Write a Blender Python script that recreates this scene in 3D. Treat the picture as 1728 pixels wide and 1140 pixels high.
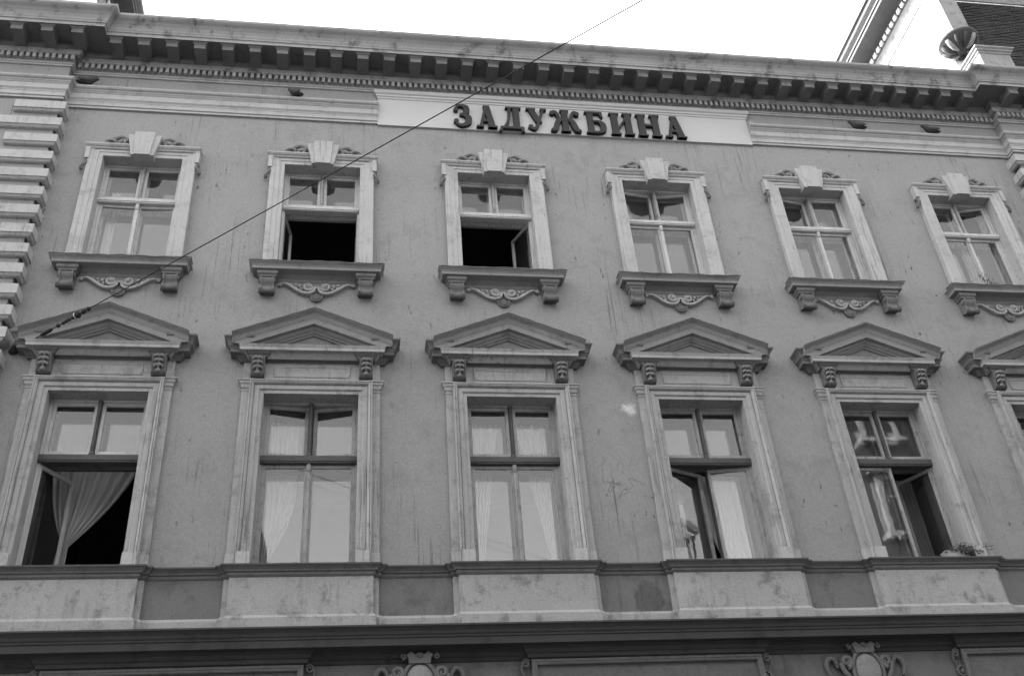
import bpy, math, random
from mathutils import Vector, Matrix
random.seed(7)
PI = math.pi
scn = bpy.context.scene
for o in list(bpy.data.objects): bpy.data.objects.remove(o)
COL = scn.collection
GZ = -6.8            # street level; z = 0 is the lower window sill line, facade plane y ~ 0

# ------------------------------------------------------------------ camera
cam_d = bpy.data.cameras.new('camera'); cam = bpy.data.objects.new('camera', cam_d); COL.objects.link(cam)
yaw, pitch, roll = .1877, .6172, -.0860
fw = Vector((math.sin(yaw)*math.cos(pitch), math.cos(yaw)*math.cos(pitch), math.sin(pitch)))
rt = Vector((math.cos(yaw), -math.sin(yaw), 0)); up = rt.cross(fw)
rt2 = math.cos(roll)*rt + math.sin(roll)*up; up2 = -math.sin(roll)*rt + math.cos(roll)*up
m = Matrix((rt2, up2, -fw)).transposed().to_4x4(); m.translation = Vector((3.2308, -11.7742, -5.1328))
cam.matrix_world = m
cam_d.sensor_width = 36; cam_d.lens = 36*1741.54/1728; cam_d.clip_start = .1; cam_d.clip_end = 2000
scn.camera = cam

# ------------------------------------------------------------------ sky, sun, exposure (black-and-white film: the sky's luminance only)
SUN_EL, SUN_AZ = math.radians(38), math.radians(-60)      # azimuth from +Y towards +X; the sun stands behind the building, to the left
w = bpy.data.worlds.new('World'); scn.world = w; w.use_nodes = True
nt = w.node_tree; nt.nodes.clear()
sky = nt.nodes.new('ShaderNodeTexSky'); sky.sky_type = 'NISHITA'; sky.sun_disc = False
sky.sun_elevation = SUN_EL; sky.sun_rotation = SUN_AZ; sky.air_density = 1.6; sky.dust_density = 4.0; sky.ozone_density = 1.0
bw = nt.nodes.new('ShaderNodeRGBToBW'); bg = nt.nodes.new('ShaderNodeBackground'); wo = nt.nodes.new('ShaderNodeOutputWorld')
nt.links.new(sky.outputs[0], bw.inputs[0]); nt.links.new(bw.outputs[0], bg.inputs[0]); nt.links.new(bg.outputs[0], wo.inputs[0])
bg.inputs[1].default_value = .15
sd = bpy.data.lights.new('sun', 'SUN'); sd.energy = 2.0; sd.angle = math.radians(.5); sd.color = (1, 1, 1)
sun = bpy.data.objects.new('sun', sd); COL.objects.link(sun)
sv = Vector((math.sin(SUN_AZ)*math.cos(SUN_EL), math.cos(SUN_AZ)*math.cos(SUN_EL), math.sin(SUN_EL)))
sun.rotation_euler = sv.to_track_quat('Z', 'Y').to_euler(); sun.location = (-20, 20, 40)
vs = scn.view_settings; vs.view_transform = 'Standard'; vs.look = 'None'; vs.exposure = 3.3; vs.gamma = 1; vs.use_curve_mapping = False
scn.render.engine = 'CYCLES'
cy = scn.cycles; cy.max_bounces = 5; cy.diffuse_bounces = 2; cy.glossy_bounces = 3; cy.transparent_max_bounces = 16; cy.transmission_bounces = 4
scn.render.resolution_x = 1024; scn.render.resolution_y = 675

# ------------------------------------------------------------------ materials
MATS = {}
def nd(t, k, **kw):
    n = t.nodes.new(k)
    for a, b in kw.items(): setattr(n, a, b)
    return n
def mth(t, op, a, b=None, c=None, clamp=False):
    n = nd(t, 'ShaderNodeMath', operation=op, use_clamp=clamp)
    for i, v in enumerate((a, b, c)):
        if v is None: continue
        if isinstance(v, (int, float)): n.inputs[i].default_value = v
        else: t.links.new(v, n.inputs[i])
    return n.outputs[0]
def noise(t, pos, sc, det=4, rough=.55, stretch=None, off=0):
    if stretch or off:
        mp = nd(t, 'ShaderNodeMapping'); t.links.new(pos, mp.inputs[0])
        if stretch: mp.inputs['Scale'].default_value = stretch
        mp.inputs['Location'].default_value = (off, off*.7, off*1.3); pos = mp.outputs[0]
    n = nd(t, 'ShaderNodeTexNoise'); t.links.new(pos, n.inputs['Vector'])
    n.inputs['Scale'].default_value = sc; n.inputs['Detail'].default_value = det; n.inputs['Roughness'].default_value = rough
    return n.outputs['Fac']
def ramp(t, v, a, b):
    n = nd(t, 'ShaderNodeMapRange', interpolation_type='SMOOTHSTEP'); t.links.new(v, n.inputs[0])
    n.inputs[1].default_value = a; n.inputs[2].default_value = b; return n.outputs[0]
def mat(name, v, rough=.85, blotch=.12, blotch_sc=.8, grain=.1, streak=0., streak_sc=(9, 9, .5), streak_lo=.6, speck=0., dirt=0., dirt_sc=4., bump=.25, bump_sc=60., spec=.25, metal=0., extra=None):
    """world-space stucco / paint / metal: blotches, grain, vertical run marks, specks, dirt patches"""
    ma = bpy.data.materials.new(name); ma.use_nodes = True; t = ma.node_tree; b = t.nodes['Principled BSDF']
    pos = nd(t, 'ShaderNodeNewGeometry').outputs['Position']
    val = mth(t, 'MULTIPLY', v, 1.)
    f = mth(t, 'MULTIPLY_ADD', mth(t, 'SUBTRACT', noise(t, pos, blotch_sc, 4, .6), .5), blotch*3.2, 1.)
    f = mth(t, 'MULTIPLY', f, mth(t, 'MULTIPLY_ADD', mth(t, 'SUBTRACT', noise(t, pos, 58, 2, .8, off=3), .5), grain*7, 1.))
    if streak:
        s = ramp(t, noise(t, pos, 1., 3, .62, stretch=streak_sc, off=5), streak_lo, streak_lo+.16)
        s = mth(t, 'MULTIPLY', s, ramp(t, noise(t, pos, .9, 2, off=9), .38, .7))
        f = mth(t, 'MULTIPLY', f, mth(t, 'MULTIPLY_ADD', s, -streak, 1.))
    if speck:
        s = ramp(t, noise(t, pos, 1., 2, .5, stretch=(15, 15, 5.5), off=13), .685, .715)
        s = mth(t, 'MULTIPLY', s, ramp(t, noise(t, pos, 1.1, 3, .6, off=17), .46, .62))
        f = mth(t, 'MULTIPLY', f, mth(t, 'MULTIPLY_ADD', s, -speck, 1.))
    if dirt:
        s = ramp(t, noise(t, pos, dirt_sc, 6, .7, off=21), .5, .68)
        f = mth(t, 'MULTIPLY', f, mth(t, 'MULTIPLY_ADD', s, -dirt, 1.))
    if extra: f = extra(t, pos, f)
    val = mth(t, 'MULTIPLY', val, f, clamp=True)
    cc = nd(t, 'ShaderNodeCombineColor')
    for i in range(3): t.links.new(val, cc.inputs[i])
    t.links.new(cc.outputs[0], b.inputs['Base Color'])
    b.inputs['Roughness'].default_value = rough; b.inputs['Specular IOR Level'].default_value = spec; b.inputs['Metallic'].default_value = metal
    if bump:
        bp = nd(t, 'ShaderNodeBump'); bp.inputs['Strength'].default_value = bump; bp.inputs['Distance'].default_value = .02
        h = noise(t, pos, bump_sc*.3, 3, .75, off=2)
        t.links.new(h, bp.inputs['Height']); t.links.new(bp.outputs[0], b.inputs['Normal'])
    MATS[name] = ma; return ma
def blob(t, pos, x, z, rx, rz, wob=.35):
    """irregular patch mask round a point of the facade"""
    sx = nd(t, 'ShaderNodeSeparateXYZ'); t.links.new(pos, sx.inputs[0])
    dx = mth(t, 'DIVIDE', mth(t, 'SUBTRACT', sx.outputs[0], x), rx); dz = mth(t, 'DIVIDE', mth(t, 'SUBTRACT', sx.outputs[2], z), rz)
    d = mth(t, 'SQRT', mth(t, 'ADD', mth(t, 'MULTIPLY', dx, dx), mth(t, 'MULTIPLY', dz, dz)))
    d = mth(t, 'ADD', d, mth(t, 'MULTIPLY', mth(t, 'SUBTRACT', noise(t, pos, 9, 6, .7, off=31), .5), wob*4))
    return d
def wall_extra(t, pos, f):
    d = blob(t, pos, 7.05, 2.27, .10, .09, .7)                 # pale plaster scar beside the fourth window
    f = mth(t, 'MULTIPLY', f, mth(t, 'MULTIPLY_ADD', ramp(t, d, 1.4, .2), 1.3, 1.))
    vo = nd(t, 'ShaderNodeTexVoronoi', feature='DISTANCE_TO_EDGE'); vo.inputs['Scale'].default_value = 1.5
    mp = nd(t, 'ShaderNodeMapping'); mp.inputs['Scale'].default_value = (1.6, 1.6, .5); va = nd(t, 'ShaderNodeVectorMath', operation='MULTIPLY_ADD')
    nz = nd(t, 'ShaderNodeTexNoise'); nz.inputs['Scale'].default_value = 2.2; nz.inputs['Detail'].default_value = 6; t.links.new(pos, nz.inputs['Vector'])
    t.links.new(nz.outputs['Color'], va.inputs[0]); va.inputs[1].default_value = (.7, .7, .7); t.links.new(pos, va.inputs[2]); t.links.new(va.outputs[0], mp.inputs[0]); t.links.new(mp.outputs[0], vo.inputs['Vector'])
    ck = mth(t, 'MULTIPLY', ramp(t, vo.outputs['Distance'], .016, .005), ramp(t, blob(t, pos, 6.78, 1.05, .36, .62, .1), 1.05, .8))
    f = mth(t, 'MULTIPLY', f, mth(t, 'MULTIPLY_ADD', ck, -.32, 1.))
    d = blob(t, pos, 6.92, -.49, .20, .22, .30)            # dark damp patch between two pedestals
    f = mth(t, 'MULTIPLY', f, mth(t, 'MULTIPLY_ADD', ramp(t, d, 1.05, .88), -.34, 1.))
    return f
mat('stucco', .165, .92, .08, .5, .12, streak=.6, streak_sc=(34, 34, .8), streak_lo=.56, speck=.6, dirt=.12, dirt_sc=2.6, bump=.25, extra=wall_extra)
mat('trim', .215, .88, .12, 1.4, .08, streak=.5, streak_sc=(20, 20, .9), streak_lo=.52, speck=.3, dirt=.3, dirt_sc=5, bump=.22)
mat('trim_upper', .25, .88, .11, 1.4, .08, streak=.4, streak_sc=(22, 22, 1.), streak_lo=.53, speck=.4, dirt=.22, dirt_sc=5, bump=.2)
mat('trim_dark', .09, .9, .12, 1.6, .10, streak=.3, streak_sc=(14, 14, 1.), streak_lo=.55, dirt=.25, dirt_sc=6, bump=.25)
mat('pedestal_plaster', .21, .9, .12, 1.5, .10, dirt=.5, dirt_sc=3.2, streak=.25, streak_sc=(12, 12, 1.6), streak_lo=.52, bump=.3)
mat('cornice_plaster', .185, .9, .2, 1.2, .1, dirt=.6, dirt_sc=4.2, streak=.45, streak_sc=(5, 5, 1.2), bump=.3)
mat('modillion_and_soffit_shade', .078, .92, .10, 1.2, .1, dirt=.3, dirt_sc=4., bump=.2)
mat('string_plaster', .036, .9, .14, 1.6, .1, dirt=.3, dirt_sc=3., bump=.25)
mat('sign_plaster', .295, .9, .05, .8, .05, streak=.15, streak_sc=(8, 8, .7), bump=.12)
mat('paint_white', .30, .6, .08, 3, .08, streak=.35, streak_sc=(60, 60, 5), streak_lo=.55, dirt=.18, dirt_sc=9, bump=.2)
mat('paint_worn', .20, .65, .15, 4, .1, streak=.55, streak_sc=(60, 60, 5), streak_lo=.5, dirt=.35, dirt_sc=9, bump=.3)
mat('wood_dark', .045, .65, .2, 5, .12, streak=.4, streak_sc=(8, 60, 60), dirt=.3, dirt_sc=9, bump=.3)
mat('trim_mid', .145, .9, .12, 1.6, .10, streak=.3, streak_sc=(14, 14, 1.), streak_lo=.55, dirt=.2, dirt_sc=6, bump=.25)
mat('entablature', .235, .88, .10, 1.4, .08, streak=.35, streak_sc=(9, 9, 1.2), streak_lo=.55, speck=.15, dirt=.18, dirt_sc=5, bump=.2)
mat('pediment_plaster', .15, .9, .12, 1.6, .10, streak=.3, streak_sc=(14, 14, 1.), streak_lo=.55, dirt=.25, dirt_sc=6, bump=.25)
mat('dado_and_shade_stucco', .10, .92, .14, 1.6, .10, dirt=.3, dirt_sc=3., streak=.3, streak_sc=(10, 10, 1.4), streak_lo=.52, bump=.25, extra=wall_extra)
mat('sheet_metal', .03, .5, .15, 3, .06, bump=.1, spec=.5)
mat('letter_metal', .024, .5, .12, 6, .1, bump=.15, spec=.1)
mat('iron', .025, .9, .1, 5, .1, bump=0, spec=.05)
mat('porcelain', .30, .4, .05, 5, .02, bump=0, spec=.3)
mat('room', .10, .95, .05, 1, .05, bump=0)
mat('cloth', .24, .95, .05, 2, .05, bump=.05)
mat('cloth_dark', .10, .95, .1, 2, .05, bump=.05)
mat('slate', .025, .8, .25, 3, .15, bump=.3)
mat('tower_plaster', .80, .85, .03, 1, .03, bump=.1)
mat('tower_stone', .17, .9, .15, 3, .12, dirt=.35, dirt_sc=6, bump=.3)
mat('roof_metal', .12, .6, .1, 1, .05)
mat('asphalt', .05, .9, .15, .6, .15)
mat('paving', .07, .9, .12, .8, .1)
mat('opposite_plaster', .06, .9, .15, .4, .06, dirt=.25, dirt_sc=.8)
mat('opposite_trim', .42, .9, .1, .4, .05)
mat('opposite_pale', .10, .9, .12, .4, .06)
mat('feather', .035, .8, .3, 30, .1, bump=.1)
mat('leaf', .03, .6, .3, 14, .1, bump=.05)
mat('petal', .10, .7, .3, 14, .1, bump=0)
mat('terracotta', .28, .8, .1, 5, .05)
mat('dark_glass', .03, .08, 0, 1, 0, bump=0, spec=.5)
def glass_mat(name, tint, wav):
    ma = bpy.data.materials.new(name); ma.use_nodes = True; t = ma.node_tree; t.nodes.clear()
    g = nd(t, 'ShaderNodeNewGeometry'); out = nd(t, 'ShaderNodeOutputMaterial')
    bp = nd(t, 'ShaderNodeBump'); bp.inputs['Strength'].default_value = wav; bp.inputs['Distance'].default_value = .02
    t.links.new(noise(t, g.outputs['Position'], 2.6, 2, .5), bp.inputs['Height'])
    dot = nd(t, 'ShaderNodeVectorMath', operation='DOT_PRODUCT'); t.links.new(g.outputs['Normal'], dot.inputs[0]); t.links.new(g.outputs['Incoming'], dot.inputs[1])
    k = mth(t, 'SUBTRACT', 1., mth(t, 'ABSOLUTE', dot.outputs['Value']))
    F = mth(t, 'MULTIPLY_ADD', mth(t, 'POWER', k, 5.), .85, .030)
    gl = nd(t, 'ShaderNodeBsdfGlossy'); gl.inputs['Roughness'].default_value = .0; gl.inputs['Color'].default_value = (1, 1, 1, 1)
    t.links.new(bp.outputs[0], gl.inputs['Normal'])
    tr = nd(t, 'ShaderNodeBsdfTransparent'); tr.inputs[0].default_value = (tint, tint, tint, 1)
    df = nd(t, 'ShaderNodeBsdfDiffuse'); df.inputs[0].default_value = (.4, .4, .4, 1)      # film of dust
    m0 = nd(t, 'ShaderNodeMixShader'); m0.inputs[0].default_value = .015
    t.links.new(tr.outputs[0], m0.inputs[1]); t.links.new(df.outputs[0], m0.inputs[2])
    mx = nd(t, 'ShaderNodeMixShader'); t.links.new(F, mx.inputs[0]); t.links.new(m0.outputs[0], mx.inputs[1]); t.links.new(gl.outputs[0], mx.inputs[2])
    t.links.new(mx.outputs[0], out.inputs[0]); MATS[name] = ma
glass_mat('pane_glass', .97, .025)
glass_mat('inner_glass', .97, .03)

# ------------------------------------------------------------------ mesh building
class MB:
    def __init__(s): s.v = []; s.f = []; s.sm = []
    def face(s, pts, smooth=False):
        i = len(s.v); s.v += [tuple(p) for p in pts]; s.f.append(tuple(range(i, i+len(pts)))); s.sm.append(smooth)
    def box(s, x0, x1, y0, y1, z0, z1):
        i = len(s.v)
        s.v += [(x, y, z) for z in (z0, z1) for y in (y0, y1) for x in (x0, x1)]
        for q in ((0, 2, 3, 1), (4, 5, 7, 6), (0, 1, 5, 4), (2, 6, 7, 3), (0, 4, 6, 2), (1, 3, 7, 5)):
            s.f.append(tuple(i+k for k in q)); s.sm.append(False)
    def grid(s, rows, smooth=False, closed=False):
        i = len(s.v); n = len(rows[0])
        for r in rows: s.v += [tuple(p) for p in r]
        for a in range(len(rows)-1):
            for b in range(n if closed else n-1):
                c = (b+1) % n
                s.f.append((i+a*n+b, i+a*n+c, i+(a+1)*n+c, i+(a+1)*n+b)); s.sm.append(smooth)
    def plan(s, path, prof, caps=True):
        """sweep a profile (p outwards, z) along a plan path, mitred; outwards is to the right of travel"""
        ds = []
        for a, b in zip(path, path[1:]):
            l = math.hypot(b[0]-a[0], b[1]-a[1]); ds.append(((b[0]-a[0])/l, (b[1]-a[1])/l))
        rows = []
        for i, q in enumerate(path):
            n1 = ds[max(i-1, 0)]; n2 = ds[min(i, len(ds)-1)]
            n1 = (n1[1], -n1[0]); n2 = (n2[1], -n2[0]); k = 1+n1[0]*n2[0]+n1[1]*n2[1]
            mx, my = (n1[0]+n2[0])/k, (n1[1]+n2[1])/k
            rows.append([(q[0]+mx*p, q[1]+my*p, z) for p, z in prof])
        s.grid(rows)
        if caps:
            s.face(rows[0]); s.face(rows[-1][::-1])
    def ubox(s, hw, y0, yw, prof, cx=0):
        s.plan([(cx-hw, yw), (cx-hw, y0), (cx+hw, y0), (cx+hw, yw)], prof, caps=False)
    def arch(s, h, zb, zt, prof):
        """mitred architrave round an opening: profile of (o outwards from the opening edge, y)"""
        s.grid([[(-(h+o), y, zb) for o, y in prof], [(-(h+o), y, zt+o) for o, y in prof], [(h+o, y, zt+o) for o, y in prof], [(h+o, y, zb) for o, y in prof]])
    def tube(s, pts, rad, n=8, ys=1., cap=True):
        """tube through 3D points; ys squashes it in y"""
        P = [Vector(p) for p in pts]; rows = []
        ref = Vector((0, 1, 0))
        for i, p in enumerate(P):
            d = (P[min(i+1, len(P)-1)]-P[max(i-1, 0)]).normalized()
            a = d.cross(ref)
            if a.length < 1e-4: a = Vector((1, 0, 0))
            a.normalize(); b = d.cross(a).normalized(); r = rad[i] if isinstance(rad, (list, tuple)) else rad
            rows.append([p+(a*math.cos(2*PI*k/n)+Vector((b.x, b.y*ys, b.z))*math.sin(2*PI*k/n))*r for k in range(n)])
        s.grid(rows, True, True)
        if cap: s.face(rows[0][::-1]); s.face(rows[-1])
    def prism(s, poly, y0, y1):
        """polygon of (x, z) between two depths"""
        n = len(poly); i = len(s.v)
        s.v += [(x, y0, z) for x, z in poly] + [(x, y1, z) for x, z in poly]
        s.f.append(tuple(range(i, i+n))); s.f.append(tuple(range(i+2*n-1, i+n-1, -1))); s.sm += [False, False]
        for k in range(n):
            c = (k+1) % n; s.f.append((i+k, i+n+k, i+n+c, i+c)); s.sm.append(False)
    def ball(s, c, r, n=8, sc=(1, 1, 1)):
        rows = [[(c[0]+r*sc[0]*math.sin(PI*a/n)*math.cos(2*PI*b/n), c[1]+r*sc[1]*math.sin(PI*a/n)*math.sin(2*PI*b/n), c[2]+r*sc[2]*math.cos(PI*a/n)) for b in range(n)] for a in range(n+1)]
        s.grid(rows, True, True)
    def disc(s, c, r, y0, y1, n=14, rx=1.):
        s.prism([(c[0]+r*rx*math.cos(2*PI*k/n), c[1]+r*math.sin(2*PI*k/n)) for k in range(n)], y0, y1)
    def mirror(s):
        o = MB(); o.v = [(-x, y, z) for x, y, z in s.v]; o.f = [tuple(reversed(f)) for f in s.f]; o.sm = list(s.sm); return o
    def mesh(s, name, m):
        me = bpy.data.meshes.new(name); me.from_pydata(s.v, [], s.f)
        me.polygons.foreach_set('use_smooth', s.sm); me.materials.append(MATS[m]); me.update(); return me
def place(name, me, parent=None, loc=(0, 0, 0), rz=0, kind=None, rot=None):
    o = bpy.data.objects.new(name, me); COL.objects.link(o); o.location = loc
    o.rotation_euler = rot if rot else (0, 0, rz)
    if parent: o.parent = parent
    if kind: o['kind'] = kind
    return o
def build(name, mb, m, parent=None, loc=(0, 0, 0), rz=0, kind=None):
    return place(name, mb.mesh(name, m), parent, loc, rz, kind)
def tag(o, label, cat, group=None):
    o['label'] = label; o['category'] = cat
    if group: o['group'] = group
    return o
def empty(name, loc=(0, 0, 0)):
    o = bpy.data.objects.new(name, None); COL.objects.link(o); o.location = loc; return o
def spiral(cx, cz, r0, r1, a0, turns, n=20, y=0.):
    return [(cx+(r0+(r1-r0)*k/n)*math.cos(a0+turns*2*PI*k/n), y, cz+(r0+(r1-r0)*k/n)*math.sin(a0+turns*2*PI*k/n)) for k in range(n+1)]
def smooth(pts, n=6):
    out = []
    P = [pts[0]]+list(pts)+[pts[-1]]
    for i in range(1, len(P)-2):
        for k in range(n):
            t = k/n; a, b, c, d = P[i-1], P[i], P[i+1], P[i+2]
            out.append(tuple(.5*((2*b[j])+(-a[j]+c[j])*t+(2*a[j]-5*b[j]+4*c[j]-d[j])*t*t+(-a[j]+3*b[j]-3*c[j]+d[j])*t**3) for j in range(len(b))))
    out.append(tuple(pts[-1])); return out

# ------------------------------------------------------------------ street
mb = MB(); mb.box(-90, 110, -80, 80, GZ-.5, GZ); s = build('ground', mb, 'paving', kind='structure'); s['label'] = 'paved ground below the facade'
mb = MB(); mb.box(-90, 110, -13.2, -4.2, GZ-.2, GZ+.004); s = build('road', mb, 'asphalt', kind='structure'); s['label'] = 'asphalt road in front of the building'
for nm, a, b in (('pavement', -4.2, .04), ('pavement', -18.0, -13.2)):
    mb = MB(); mb.box(-90, 110, a, b, GZ-.2, GZ+.13); s = build(nm, mb, 'paving', kind='structure'); s['label'] = 'stone pavement along the street'

# ------------------------------------------------------------------ the building
W = .08                                # y of the stucco wall face
BL, BR = -1.35, 14.9                   # edges of the two projecting end bays
WINGY = -.08                           # their wall face
bld = empty('town_building', (6.775, 0, GZ)); OFF = Vector((-6.775, 0, -GZ))
tag(bld, 'three storey stucco town building with pedimented windows, bracketed cornice and quoins', 'building')
AX = [2.7*i for i in range(6)]
HU, ZUB, ZUT = .58, 4.49, 6.615        # upper opening
HL, ZLB, ZLT = .62, -.055, 2.40        # lower opening
def part(name, mb, m, loc=(0, 0, 0), rz=0, kind=None): return build(name, mb, m, bld, Vector(loc)+OFF, rz, kind)
def pplace(name, me, loc=(0, 0, 0), rz=0): return place(name, me, bld, Vector(loc)+OFF, rz)

# wall sheets with real openings
mb = MB()
xs = [BL]; 
for a in AX: xs += [a-HL-.012, a-HU-.012, a+HU+.012, a+HL+.012]
xs.append(BR); zs = [GZ, ZLB-.3, ZLB-.02, ZLT+.012, ZUB-.03, ZUT+.012, 9.1]
for i in range(len(xs)-1):
    for j in range(len(zs)-1):
        xm, zm_ = (xs[i]+xs[i+1])/2, (zs[j]+zs[j+1])/2
        hole = any((abs(xm-a) < HU and ZUB < zm_ < ZUT) or (abs(xm-a) < HL and ZLB < zm_ < ZLT) for a in AX)
        if not hole: mb.face([(xs[i], W, zs[j]), (xs[i+1], W, zs[j]), (xs[i+1], W, zs[j+1]), (xs[i], W, zs[j+1])])
part('facade_wall', mb, 'stucco')
for x0, x1 in ((-9., BL), (BR, 22.5)):
    mb = MB(); mb.box(x0, x1, WINGY, 10, GZ, 9.1); part('end_bay_wall', mb, 'stucco')
mb = MB(); mb.box(-9, 22.5, 9.6, 10.01, GZ, 9.09); part('rear_wall', mb, 'stucco')
mb = MB(); mb.plan([(-9, .3), (BL, .3), (BL, .4), (BR, .4), (BR, .3), (22.5, .3)], [(0, 9.08), (0, 9.16)], caps=False)
mb.face([(-9, .3, 9.16), (22.5, .3, 9.16), (22.5, 5, 10.6), (-9, 5, 10.6)]); mb.face([(-9, 5, 10.6), (22.5, 5, 10.6), (22.5, 10.1, 9.1), (-9, 10.1, 9.1)])
mb.face([(-9, .3, 9.16), (-9, 5, 10.6), (-9, 10.1, 9.1)]); mb.face([(22.5, .3, 9.16), (22.5, 5, 10.6), (22.5, 10.1, 9.1)])
part('roof', mb, 'roof_metal')
# rooms behind the windows
mb = MB()
for z0, z1 in ((-.8, 3.35), (3.5, 7.9)):
    mb.face([(BL, .1, z0), (BR, .1, z0), (BR, 5.2, z0), (BL, 5.2, z0)]); mb.face([(BL, .1, z1), (BR, .1, z1), (BR, 5.2, z1), (BL, 5.2, z1)])
    mb.face([(BL, 5.2, z0), (BR, 5.2, z0), (BR, 5.2, z1), (BL, 5.2, z1)])
    for k in range(7):
        x = -1.3+2.7*k if k < 6 else BR-.02; mb.box(x-.05, x+.05, .12, 5.2, z0, z1)
part('interior_wall', mb, 'room')

# ---- string course under the pedestals, sill course breaking round every pedestal
wpath = [(BL-7, WINGY), (BL, WINGY), (BL, W), (BR, W), (BR, WINGY), (BR+7, WINGY)]
def pedestal_path(step=True):
    P = [(BL, W)]
    for a in AX:
        P += [(a-.905, W), (a-.905, .035), (a-.838, .035), (a-.838, -.02), (a+.838, -.02), (a+.838, .035), (a+.905, .035), (a+.905, W)]
    return P+[(BR, W)]
mb = MB(); mb.plan(pedestal_path(), [(0, -.19), (.022, -.165), (.026, -.135), (.045, -.128), (.05, -.11), (.075, -.085), (.085, -.078), (.085, -.062), (0, -.05)]); part('sill_course', mb, 'trim_dark')
mb = MB(); mb.plan(pedestal_path(), [(.002, -.648), (.016, -.668), (.036, -.69), (.036, -.92)]); part('plinth_course', mb, 'pedestal_plaster')
for a in AX:
    mb = MB(); mb.box(-.904, .904, .036, W+.02, -.65, -.17); mb.box(-.837, .837, -.019, .036, -.65, -.17)
    part('pedestal', mb, 'pedestal_plaster', (a, 0, 0))
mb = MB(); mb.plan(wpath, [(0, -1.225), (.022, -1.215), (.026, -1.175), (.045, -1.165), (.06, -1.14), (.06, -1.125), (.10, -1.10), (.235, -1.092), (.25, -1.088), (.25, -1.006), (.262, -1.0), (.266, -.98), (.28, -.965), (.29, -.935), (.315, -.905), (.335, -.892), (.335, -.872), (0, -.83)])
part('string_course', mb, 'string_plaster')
mb = MB(); mb.box(BL, BR, W-.003, W+.01, GZ, -1.15); part('ground_floor_shade', mb, 'dado_and_shade_stucco')  # dark sheet over the wall; weaker light below the string course painted in
mb = MB(); mb.box(BL, BR, W-.002, W+.01, -.69, -.15); part('dado_wall', mb, 'dado_and_shade_stucco')
# tin flashing on the sill course (thin wavy sheet)
mb = MB(); P = pedestal_path(); mb.plan(P, [(.01, -.0475), (.086, -.0585), (.097, -.072), (.099, -.0535), (.01, -.0425)], caps=False); part('flashing', mb, 'sheet_metal')

# ---- ground floor window heads: hood, framed panel, cartouche
for cx in (1.36, 6.78, 12.2):
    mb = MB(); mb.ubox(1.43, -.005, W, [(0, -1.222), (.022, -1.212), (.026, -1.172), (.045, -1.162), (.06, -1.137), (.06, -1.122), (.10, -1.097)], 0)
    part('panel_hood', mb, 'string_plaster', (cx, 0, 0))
    mb = MB(); mb.arch(1.34, -2.5, -1.295, [(0, .05), (0, .012), (.012, .0), (.03, .0), (.036, -.008), (.062, -.008), (.068, .0), (.068, W)]); mb.box(-1.36, 1.36, .05, W, -2.5, -1.28)
    part('panel', mb, 'trim_dark', (cx, 0, 0))
    for sgn in (-1, 1):
        mb = MB(); mb.tube(spiral(0, -.02, .012, .052, 0, 1.4, 22, -.01), .014, 6); mb.tube(smooth([(.05, -.0, -.03), (.055, .0, -.1), (.02, .02, -.17), (.05, .02, -.24)]), [.016]*18+[.008], 6)
        mb.tube(spiral(-.03, -.24, .03, .075, 1.5, 1.2, 22, .02), .018, 6); mb.ball((-.03, .02, -.24), .03, 6)
        o = (mb if sgn > 0 else mb.mirror()); part('corner_scroll', o, 'trim_dark', (cx+sgn*1.47, .04, -1.25))
for cx in (4.07, 9.49):
    mb = MB(); mb.disc((0, -1.47), .235, .0, W, 26, .8)
    cart = part('cartouche', mb, 'trim_dark', (cx, 0, 0))
    mb = MB()
    rows = [[(.165*math.cos(2*PI*k/26)*q, -.01-.075*math.sqrt(max(0, 1-q*q)), -1.47+.215*math.sin(2*PI*k/26)*q) for k in range(26)] for q in (1, .93, .8, .6, .35, .05)]
    mb.grid(rows, True, True); mb.face(rows[-1], True); build('shield_boss', mb, 'trim_mid', cart)
    mb = MB(); mb.tube([(.19*math.cos(2*PI*k/28), -.02, -1.47+.24*math.sin(2*PI*k/28)) for k in range(29)], .026, 8); build('rim', mb, 'trim_dark', cart)
    mb = MB(); crest = [(-.12, -1.26), (-.13, -1.19), (-.155, -1.165), (-.10, -1.125), (-.05, -1.16), (-.02, -1.14), (.02, -1.14), (.05, -1.16), (.10, -1.125), (.155, -1.165), (.13, -1.19), (.12, -1.26)]
    mb.prism(crest, -.06, .05)
    for sg in (-1, 1): mb.tube(spiral(sg*.19, -1.175, .006, .034, 0, 1.3*sg, 18, -.03), .012, 6); 
    mb.tube(spiral(0, -1.175, .004, .03, 0, 1.5, 18, -.07), .010, 6)
    build('crest', mb, 'trim_dark', cart)
    for sg in (-1, 1):
        mb = MB(); mb.tube(spiral(sg*.255, -1.36, .008, .075, PI/2, 1.5*sg, 26, -.02), [.014+.022*k/26 for k in range(27)], 7); mb.disc((sg*.255, -1.36), .07, -.01, .06, 14)
        mb.tube(smooth([(sg*.33, -.01, -1.37), (sg*.30, -.01, -1.47), (sg*.24, -.01, -1.56)]), .03, 7); build('scroll', mb, 'trim_dark', cart)
        mb = MB(); mb.tube(smooth([(sg*.36, .03, -1.42), (sg*.37, .03, -1.35), (sg*.42, .03, -1.30), (sg*.48, .03, -1.33), (sg*.50, .03, -1.42), (sg*.46, .03, -1.52)]), [.018+.018*math.sin(k*PI/30) for k in range(31)], 6); build('strapwork', mb, 'trim_dark', cart)

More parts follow.
